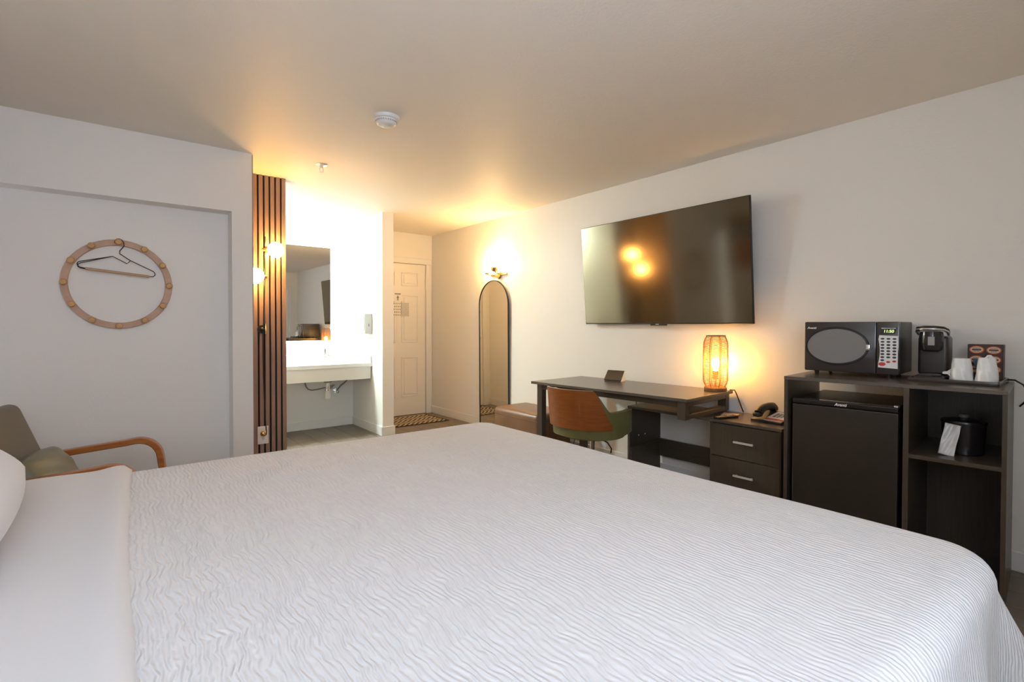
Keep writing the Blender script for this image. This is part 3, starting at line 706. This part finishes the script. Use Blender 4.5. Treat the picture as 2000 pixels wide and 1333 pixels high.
# telephone on the credenza
ph_ = thing('telephone', 'black desk telephone with red and white faceplate on the credenza', 'telephone'); ph_.matrix_world = CR @ Matrix.Translation((1.465, .165, CT)) @ Matrix.Rotation(math.radians(-6), 4, 'Z')
MB().prism([(-.10, 0), (.10, 0), (.10, .014), (-.09, .052), (-.10, .045)], -.09, .105, 'yz').build('base', BLACK, ph_)
slope = math.atan2(.038, .19)
PM = Matrix.Translation((0, .005, .0335)) @ Matrix.Rotation(-slope, 4, 'X')
MB().box((-.085, -.085, 0), (.03, .082, .0025), M=PM).build('faceplate', PAPER, ph_)
MB().box((-.083, .045, .0025), (.028, .080, .0034), M=PM).build('red_strip', mat('phone_red', (.35, .035, .02), .4), ph_)
b = MB()
for i in range(3):
    for j in range(4): b.box((-.052+i*.022, -.045+j*.018, .0025), (-.038+i*.022, -.034+j*.018, .006), .001, 1, M=PM)
b.build('keypad', mat('key_grey', (.30, .30, .30), .5), ph_)
hs = [(.068, -.105, .066), (.068, -.08, .080), (.068, -.04, .086), (.068, .01, .083), (.068, .05, .070), (.068, .078, .050)]
MB().tube(hs, [.024, .028, .024, .023, .025, .026], 12).box((.045, .060, .030), (.092, .108, .058), .010, 3).box((.045, -.115, .052), (.092, -.068, .080), .010, 3).build('handset', BLACK, ph_, True)

# small things under the desk frame
nt_ = thing('notepad', 'small paper notepad on the credenza under the desk end frame', 'notepad'); nt_.matrix_world = CR @ Matrix.Translation((1.76, .17, CT)) @ Matrix.Rotation(.3, 4, 'Z')
MB().box((-.05, -.06, 0), (.05, .06, .008)).build('pages', mat('pad_pink', (.40, .30, .28), .6), nt_)
MB().box((-.05, -.06, .008), (.05, -.045, .0095)).build('binding', BLACK, nt_)
rm = thing('remote_control', 'black remote control on the credenza under the desk end frame', 'remote'); rm.matrix_world = CR @ Matrix.Translation((1.72, .30, CT)) @ Matrix.Rotation(1.3, 4, 'Z')
MB().box((-.09, -.02, 0), (.09, .02, .016), .005, 3).build('case', BLACK, rm, True)
b = MB()
for i in range(8):
    for j in range(2): b.cyl((-.07+i*.018, -.009+j*.018, .015), (-.07+i*.018, -.009+j*.018, .018), .004, seg=8)
b.build('buttons', mat('button_dark', (.2, .2, .2), .5), rm)

# ---------------------------------------------------------------- swivel desk chair
GREEN = mat('olive_green_vinyl', (.140, .130, .045), .33, noise=(5, (.165, .155, .06), (1, 1, 1)), bump=(60, .08, .002))
ch = thing('desk_chair', 'swivel desk chair with walnut shell back and olive green seat at the desk', 'chair', (2.675, 2.47, 0), math.radians(6))
# chair faces local +x; back shell wraps as an arc in plan
def shell(r_in, t, z_of, a_lim, nu=40, nv=8, cx=.03, sx=1.0):
    mb = MB()
    def pt(u, v, r):
        a = -a_lim+2*a_lim*u
        zb, zt = z_of(a)
        z = zb+(zt-zb)*v; lean = .055*(z-.45)/.3
        # squarish plan: superellipse
        c_, s_ = math.cos(a), math.sin(a); k = (abs(c_)**2.6+abs(s_)**2.6)**(-1/2.6)
        return Vector((cx-r*k*c_*sx-lean*max(0, c_), r*k*s_, z))
    for i in range(nu):
        pass
    g0 = [[mb.bm.verts.new(pt(i/nu, j/nv, r_in)) for j in range(nv+1)] for i in range(nu+1)]
    g1 = [[mb.bm.verts.new(pt(i/nu, j/nv, r_in+t)) for j in range(nv+1)] for i in range(nu+1)]
    for i in range(nu):
        for j in range(nv):
            mb.bm.faces.new((g0[i][j], g0[i][j+1], g0[i+1][j+1], g0[i+1][j])); mb.bm.faces.new((g1[i][j], g1[i+1][j], g1[i+1][j+1], g1[i][j+1]))
        mb.bm.faces.new((g0[i][0], g0[i+1][0], g1[i+1][0], g1[i][0])); mb.bm.faces.new((g0[i][nv], g1[i][nv], g1[i+1][nv], g0[i+1][nv]))
    for e in (0, nu):
        for j in range(nv): mb.bm.faces.new((g0[e][j], g0[e][j+1], g1[e][j+1], g1[e][j]))
    return mb
def smst(x): x = max(0, min(1, x)); return x*x*(3-2*x)
def zwood(a):
    k = smst((abs(a)-.72)/.42); return (.505-.0*k, .775-.235*k)
shell(.262, .012, zwood, 1.13).build('wooden_back', WALNUT, ch, True, 50)
def zpad(a):
    k = smst((abs(a)-.72)/.45); f_ = smst((abs(a)-1.2)/.9); return (.44+.02*f_, .765-.150*k+.0*f_)
shell(.215, .042, zpad, 2.15, 56).build('padded_arm_shell', GREEN, ch, True, 50)
b = MB().lathe([(.02, .415), (.16, .412), (.225, .425), (.243, .448), (.235, .478), (.20, .494), (.02, .502)], (.03, 0, 0), 40)
b.build('seat', GREEN, ch, True, 50)
MB().lathe([(.243, .443), (.2475, .449), (.243, .455)], (.03, 0, 0), 40, cap=False).build('piping', mat('piping_green', (.20, .205, .11), .35), ch, True)
for yy, zz in ((-.11, .70), (-.10, .56), (.11, .70), (.10, .56)):
    a = math.atan2(yy, .24)
    MB().sph((.03-.274*math.cos(a)*(1.0)-.05*(zz-.45)/.3-.004, yy*1.06, zz), .005, seg=10).build('screw', STEEL, ch, True)
MB().cyl((.03, 0, .10), (.03, 0, .30), .028).cyl((.03, 0, .30), (.03, 0, .415), .018).build('gas_column', CHROME, ch, True)
MB().box((-.06, -.07, .398), (.12, .07, .416), .004).build('mechanism', BLACK, ch)
MB().tube([(.03, -.06, .405), (.03, -.13, .385), (.02, -.17, .35), (.02, -.165, .32)], .005).tube([(.03, .06, .405), (-.02, .12, .38), (.0, .15, .33)], .005).build('adjust_lever', BLACK, ch, True)
leg0 = MB().box((.0, -.018, .062), (.26, .018, .092), .006).cyl((.25, 0, .065), (.25, 0, .05), .01).build('base_leg', CHROME, ch); leg0.location = (.03, 0, 0)
cas0 = MB().cyl((.25, -.02, .026), (.25, .02, .026), .025, seg=18).build('caster', BLACK, ch, True); cas0.location = (.03, 0, 0)
for k in range(1, 5): copy_mesh(leg0, ch, None, (0, 0, 2*PI*k/5)); copy_mesh(cas0, ch, None, (0, 0, 2*PI*k/5))

# ---------------------------------------------------------------- fridge cabinet (same wall frame, slightly turned)
CB = wall_frame((W-.02, .4083), 4.8455)
cb_ = thing('fridge_cabinet', 'tall dark brown cabinet housing the mini fridge and open shelves', 'cabinet'); cb_.matrix_world = CB
cw_, cd_, ch_ = .8607, .5471, .9316
MB().box((-.001, 0, ch_-.018), (cw_+.001, cd_+.002, ch_), .0015, 1).build('top_board', TOPM, cb_)
MB().box((0, 0, 0), (.016, cd_, ch_-.018)).build('side_panel', ESP, cb_)
MB().box((cw_-.018, 0, 0), (cw_, cd_, ch_-.018)).build('side_panel', ESP, cb_)
MB().box((.326, 0, 0), (.347, cd_, ch_-.018)).build('divider', ESP, cb_)
MB().box((.016, .002, .592), (.326, cd_-.003, .610)).build('shelf', ESPH, cb_)
MB().box((.016, .0, .02), (.326, .008, ch_-.018)).build('back_panel', ESP, cb_)
MB().box((.016, .008, .035), (.326, cd_-.003, .053)).build('bottom_board', ESPH, cb_)

fr = thing('mini_fridge', 'black mini fridge inside the dark cabinet', 'fridge'); fr.matrix_world = CB
fx0, fx1, ft = .366, .822, .818
MB().box((fx0+.004, .02, .02), (fx1-.004, cd_-.065, ft), .006).build('body', BLACK, fr)
MB().box((fx0, cd_-.062, .04), (fx1, cd_-.006, ft-.028), .006).build('door', mat('fridge_door', (.024, .018, .013), .32, bump=(220, .08, .001)), fr)
MB().box((fx0, cd_-.062, ft-.026), (fx1, cd_-.004, ft), .006).build('top_trim', GLOSS, fr)
for x in (fx0+.04, fx1-.04):
    for y in (.06, cd_-.10): MB().cyl((x, y, 0), (x, y, .022), .016).build('foot', BLACK, fr)
TF = Matrix.Rotation(PI, 4, 'Z') @ Matrix.Rotation(PI/2, 4, 'X')      # text facing +y, reading towards -x
LET = mat('lettering_white', (.80, .80, .80), .4)
MB().text('Avanti', .020, Matrix.Translation((.600, cd_-.0035, ft-.013)) @ TF, .0004, .25, .0004).build('lettering', LET, fr)
MB().cyl((fx0+.01, cd_-.03, ft), (fx0+.01, cd_-.03, ft+.006), .012).build('hinge_cap', STEEL, fr, True)

# microwave
mw = thing('microwave', 'black countertop microwave with oval window and white keypad on the cabinet', 'microwave'); mw.matrix_world = CB
ma, mb2, mf, mk, mz = .405, .838, .300, -.040, ch_+.020
mh = .272
MB().box((ma, mk, mz), (mb2, mf-.03, mz+mh), .006).build('case', mat('microwave_case', (.035, .032, .030), .38, .0), mw, True)
MWF = mat('microwave_front', (.040, .033, .032), .13, spec=.7)
xs = ma+.098                                       # split between door and panel
MB().box((xs, mf-.03, mz), (mb2, mf, mz+mh), .006).build('door', MWF, mw, True)
MB().box((ma, mf-.03, mz), (xs-.0015, mf-.001, mz+mh), .006).build('control_panel', MWF, mw, True)
wx, wz, wa, wb = (xs+mb2)/2+.012, mz+mh*.515, .140, .093
b = MB(); n = 64
rr = []
for k in range(n):
    a = 2*PI*k/n; c, s = math.cos(a), math.sin(a); rr.append([b.bm.verts.new((wx+c*(wa+e), y, wz+s*(wb+e))) for e, y in ((.012, mf-.001), (.009, mf+.0045), (.002, mf+.005), (-.001, mf-.001))])
for k in range(n):
    for q in range(3): b.bm.faces.new((rr[k][q], rr[k][q+1], rr[(k+1) % n][q+1], rr[(k+1) % n][q]))
b.build('window_rim', GLOSS, mw, True)
MB().prism([(wx+wa*math.cos(2*PI*k/n), wz+wb*math.sin(2*PI*k/n)) for k in range(n)], mf-.001, mf+.002, 'xz').build('window', mat('microwave_window', (.21, .20, .195), .28, spec=.6), mw)
MB().box((wx-wa-.014, mf, wz-.020), (wx-wa+.004, mf+.007, wz+.012), .003).build('door_release', CHROME, mw, True)
MB().text('Avanti', .017, Matrix.Translation((mb2-.036, mf+.0006, mz+mh-.034)) @ TF, .0004, .25, .0003).build('lettering', LET, mw)
kx0, kx1, kz0, kz1 = ma+.006, xs-.010, mz+.036, mz+mh-.070
kp = [(kx0, kz0-.004), (kx1, kz0)]+[(kx1+.003-.010*math.sin(PI*k/8), kz0+(kz1-kz0)*k/8) for k in range(1, 8)]+[(kx1-.004, kz1), (kx0, kz1-.003)]
kpo = MB().prism(kp, mf-.002, mf+.0006, 'xz').build('keypad', WHITEP, mw)
kc = (kx0+kx1)/2-.002
kd = mat('key_black', (.04, .04, .045), .5); kr = mat('key_red', (.55, .045, .045), .5)
k0 = MB().lathe([(.0085, 0), (.0085, .0008), (.007, .0012)], seg=14, axis='y').build('key', kd, kpo, True)
first_k = True
for r in range(8):
    for c in range(3):
        if r == 7 and c != 2: continue
        p_ = (kc+(c-1)*.025, mf+.0006, kz1-.018-r*.0158); s_ = (1.0, 1, .62 if r > 1 else .55)
        if first_k: k0.location = p_; k0.scale = s_; first_k = False
        else: copy_mesh(k0, kpo, p_, None, s_)
for (dx, dz_, sx_, sz_) in ((.0, -.014, 1.0, .62), (-.025, -.010, 1.0, .62), (.026, -.026, 1.8, 1.15)):
    q = copy_mesh(k0, kpo, (kc+dx, mf+.0006, kz1-.018-7*.0158+dz_+.006), None, (sx_, 1, sz_)); q.data = k0.data.copy(); q.data.materials[0] = kr
disp = MB().prism([(kx1-.002, mz+mh-.030), (kx0+.004, mz+mh-.030), (kx0+.012, mz+mh-.062), (kx1-.012, mz+mh-.062)], mf-.002, mf+.0005, 'xz').build('display', GLOSS, mw)
MB().text('11:50', .020, Matrix.Translation((kc, mf+.0008, mz+mh-.050)) @ TF, .0003, .1, .0004).build('digits', glow('digit_green', (.35, .55, .02), 1.2), disp)
MB().text('MICROWAVE OVEN', .0068, Matrix.Translation((kc, mf+.0008, mz+mh-.0345)) @ TF, .0003, 0, .0002).build('lettering', LET, disp)
for x in (ma+.05, mb2-.05):
    for y in (.0, mf-.045): MB().cyl((x, y, ch_), (x, y, mz), .010, .013, seg=14).build('foot', BLACK, mw)

# serving tray with coffee things
ty = thing('serving_tray', 'shallow black rectangular tray on the cabinet holding coffee things', 'tray'); ty.matrix_world = CB @ Matrix.Translation((.190, .205, ch_)) @ Matrix.Rotation(math.radians(-3), 4, 'Z')
TRM = mat('tray_brown', (.045, .035, .028), .22)
MB().box((-.165, -.165, 0), (.165, .165, .005), .002, 1).build('tray_floor', TRM, ty)
b = MB()
for a0, a1 in (((-.165, -.165), (.165, -.155)), ((-.165, .155), (.165, .165)), ((-.165, -.165), (-.155, .165)), ((.155, -.165), (.165, .165))):
    b.box((a0[0], a0[1], .002), (a1[0], a1[1], .020), .003)
b.build('rim', TRM, ty, True)
TZ = ch_+.0055
km = thing('coffee_maker', 'black single-serve coffee maker on the tray beside the microwave', 'coffee maker'); km.matrix_world = CB @ Matrix.Translation((.285, .20, TZ)) @ Matrix.Rotation(math.radians(-2), 4, 'Z')
MB().box((-.058, -.115, 0), (.058, .115, .022), .010, 3).build('base', BLACK, km, True)
MB().box((-.060, -.120, .018), (.060, .010, .215), .016, 4).build('water_body', mat('keurig_body', (.030, .023, .020), .32), km, True)
MB().lathe([(.030, .138), (.042, .146), (.047, .165), (.048, .215), (.044, .236), (.030, .243), (.004, .244)], (0, .045, 0), 32).build('brew_head', mat('brew_head_black', (.022, .020, .020), .18), km, True)
MB().box((-.020, .091, .170), (.006, .0945, .212), .001, 1).build('label_panel', mat('label_grey', (.30, .29, .28), .4), km)
hp = [(-.058, -.01, .222), (-.060, .03, .236), (-.050, .075, .246), (-.02, .098, .25), (.02, .098, .25), (.050, .075, .246), (.060, .03, .236), (.058, -.01, .222)]
MB().tube(hp, .0065, 10).build('handle', STEEL, km, True)
MB().tube([(p[0], p[1]-.004, p[2]+.010) for p in hp], .006, 10).build('lid_edge', BLACK, km, True)
MB().lathe([(.040, .022), (.044, .026), (.040, .028)], (0, .068, 0), 28).build('drip_tray', STEEL, km, True)
def cup(label, x, y, h_, r0, r1, ang, flap):
    t = thing('wrapped_cup', label, 'cup', (0, 0, 0), 0, 'wrapped paper cups on the tray'); t.matrix_world = CB @ Matrix.Translation((x, y, TZ)) @ Matrix.Rotation(ang, 4, 'Z')
    MB().lathe([(r0, 0), (r0+.002, .003), (r0, .006), (r0-.001, .012), (r1, h_-.004), (r1-.003, h_), (.004, h_-.001)], seg=32).build('cup_body', PAPER, t, True)
    m = mat('plastic_wrap', (.86, .86, .85), .25, bump=(30, .5, .004))
    def fn(u, v):
        a = 2*PI*u; z = .004+(h_+.004-.004)*v; r = r0+(r1-r0)*v+.0025+.0018*math.sin(7*a+9*v)*(1-v*.4)
        return Vector((r*math.cos(a), r*math.sin(a), z))
    MB().grid(fn, 48, 8).build('wrapper', m, t, True, recalc=True)
    if flap == 'side':
        MB().grid(lambda u, v: Vector((r0-.002+.030*v, (.5-u)*.052*(1-.55*v), .022+.035*u*(1-v)+.014*v+.004*math.sin(9*u+5*v))), 10, 6).build('wrapper_tail', m, t, True)
    else:
        MB().grid(lambda u, v: Vector(((.5-u)*.045*(1-.7*v)-.008, .004*math.sin(8*u), h_+.002+.016*v)), 10, 5).build('wrapper_tail', m, t, True)
cup('squat white paper cup wrapped in plastic, upside down beside the coffee maker', .173, .235, .105, .042, .031, 0, 'side')
cup('taller wrapped white paper cup upside down in front of the pod box', .083, .245, .112, .040, .028, .8, 'top')
bx_ = thing('coffee_pod_box', 'dark brown upright box with orange oval logos behind the cups', 'box'); bx_.matrix_world = CB @ Matrix.Translation((.095, .115, TZ)) @ Matrix.Rotation(math.radians(-3), 4, 'Z')
MB().box((-.064, -.03, 0), (.064, .03, .176), .002, 1).build('carton', mat('carton_brown', (.050, .017, .010), .4), bx_)
OR = mat('logo_orange', (.62, .11, .02), .45); CRM = mat('logo_cream', (.68, .52, .36), .45)
def oval(cx, cz, a_, c_, y, m, name, par, th_=.0006):
    return MB().prism([(cx+a_*math.cos(2*PI*k/36), cz+c_*math.sin(2*PI*k/36)) for k in range(36)], y, y+th_, 'xz').build(name, m, par)
for q, (ox, oz) in enumerate(((.031, .150), (-.030, .149), (.031, .103), (-.030, .103), (.031, .056), (-.030, .056))):
    lg = oval(ox, oz, .0265, .0185, .030, OR, 'oval_logo', bx_)
    oval(ox, oz, .0225, .0145, .0306, CRM, 'logo_field', lg)
    b = MB()
    b.box((ox-.017, .0312, oz-.0035), (ox+.017, .0318, oz+.0035))
    for k in range(5): b.box((ox-.013+k*.0055, .0312, oz+.006), (ox-.0095+k*.0055, .0318, oz+.009))
    for k in range(4): b.box((ox-.010+k*.0055, .0312, oz-.009), (ox-.0065+k*.0055, .0318, oz-.006))
    b.build('logo_print', mat('logo_dark', (.06, .025, .018), .5), lg)
o = MB().box((-.011, -.002, 0), (.011, .002, .040), .001, 1).build('sweetener_packet', mat('packet_blue', (.08, .16, .24), .5))
o.matrix_world = CB @ Matrix.Translation((.120, .160, TZ+.066)) @ Euler((math.radians(-6), math.radians(14), 0)).to_matrix().to_4x4()
tag(o, 'small blue packet tucked between the two wrapped cups', 'packet')
def cbp(*p): return CB @ Vector(p)
tag(MB().tube([cbp(.12, .018, ch_+.006), cbp(.03, .014, ch_+.008), cbp(-.005, .10, ch_+.014), cbp(-.035, .12, ch_-.005), cbp(-.052, .06, ch_-.05), cbp(-.045, .02, ch_-.085), cbp(-.02, -.005, ch_-.12)], .0042, 8).build('power_cord', BLACK, None, True), 'black power cord looping off the end of the cabinet top', 'cord')

# ice bucket on the shelf
ib = thing('ice_bucket', 'round black ice bucket with lid on the open cabinet shelf', 'ice bucket'); ib.matrix_world = CB @ Matrix.Translation((.155, .33, .610))
IBM = mat('bucket_black', (.014, .011, .011), .22)
MB().lathe([(.070, 0), (.074, .004), (.080, .14), (.080, .143)], seg=44).build('pail', IBM, ib, True)
MB().lathe([(.083, .141), (.084, .148), (.081, .154), (.045, .162), (.02, .164)], seg=44).build('lid', IBM, ib, True)
MB().lathe([(.014, .163), (.020, .168), (.020, .178), (.016, .182)], seg=24).build('knob', mat('bucket_knob', (.10, .09, .09), .25), ib, True)
o = MB().grid(lambda u, v: Vector(((.5-u)*.056, .0035*math.sin(5*u+3*v)+.002*math.sin(13*u-9*v), v*.145)), 14, 20).build('liner_packet', mat('liner_plastic', (.62, .58, .54), .22, bump=(55, .6, .004), noise=(9, (.80, .78, .76), (1, 1, 1))), None, True)
sd = o.modifiers.new('thick', 'SOLIDIFY'); sd.thickness = .003
o.matrix_world = CB @ Matrix.Translation((.205, .452, .612)) @ Euler((math.radians(14), math.radians(-9), 0)).to_matrix().to_4x4()
tag(o, 'clear plastic liner packet leaning on the ice bucket', 'packet')

# painting over the armchair, seen mirrored in the television
def art_mat():
    m, nt, b_ = nodes('painting_canvas'); N = nt.nodes; Lk = nt.links; tc = N.new('ShaderNodeTexCoord')
    sp_ = N.new('ShaderNodeSeparateXYZ'); Lk.new(tc.outputs['Generated'], sp_.inputs[0])
    ns = N.new('ShaderNodeTexNoise'); ns.inputs['Scale'].default_value = 3; Lk.new(tc.outputs['Generated'], ns.inputs['Vector'])
    ad = N.new('ShaderNodeMath'); ad.operation = 'MULTIPLY_ADD'; ad.inputs[1].default_value = .35; Lk.new(ns.outputs[0], ad.inputs[0]); Lk.new(sp_.outputs[2], ad.inputs[2])
    r = N.new('ShaderNodeValToRGB'); e = r.color_ramp.elements
    e[0].position = .2; e[0].color = (.30, .06, .015, 1); e[1].position = 1.1; e[1].color = (.30, .14, .05, 1)
    for p, c in ((.55, (.50, .10, .02, 1)), (.72, (.30, .22, .12, 1)), (.82, (.05, .12, .20, 1)), (.98, (.10, .16, .18, 1))):
        q = e.new(p); q.color = c
    Lk.new(ad.outputs[0], r.inputs[0]); Lk.new(r.outputs[0], b_.inputs['Base Color']); b_.inputs['Roughness'].default_value = .6
    return m
pt_ = thing('painting', 'blue and orange abstract canvas above the armchair, mirrored in the television', 'painting', (XL+.002, 3.55, 1.80))
MB().box((.0, -.42, -.40), (.03, .42, .40), .003).build('canvas', art_mat(), pt_)
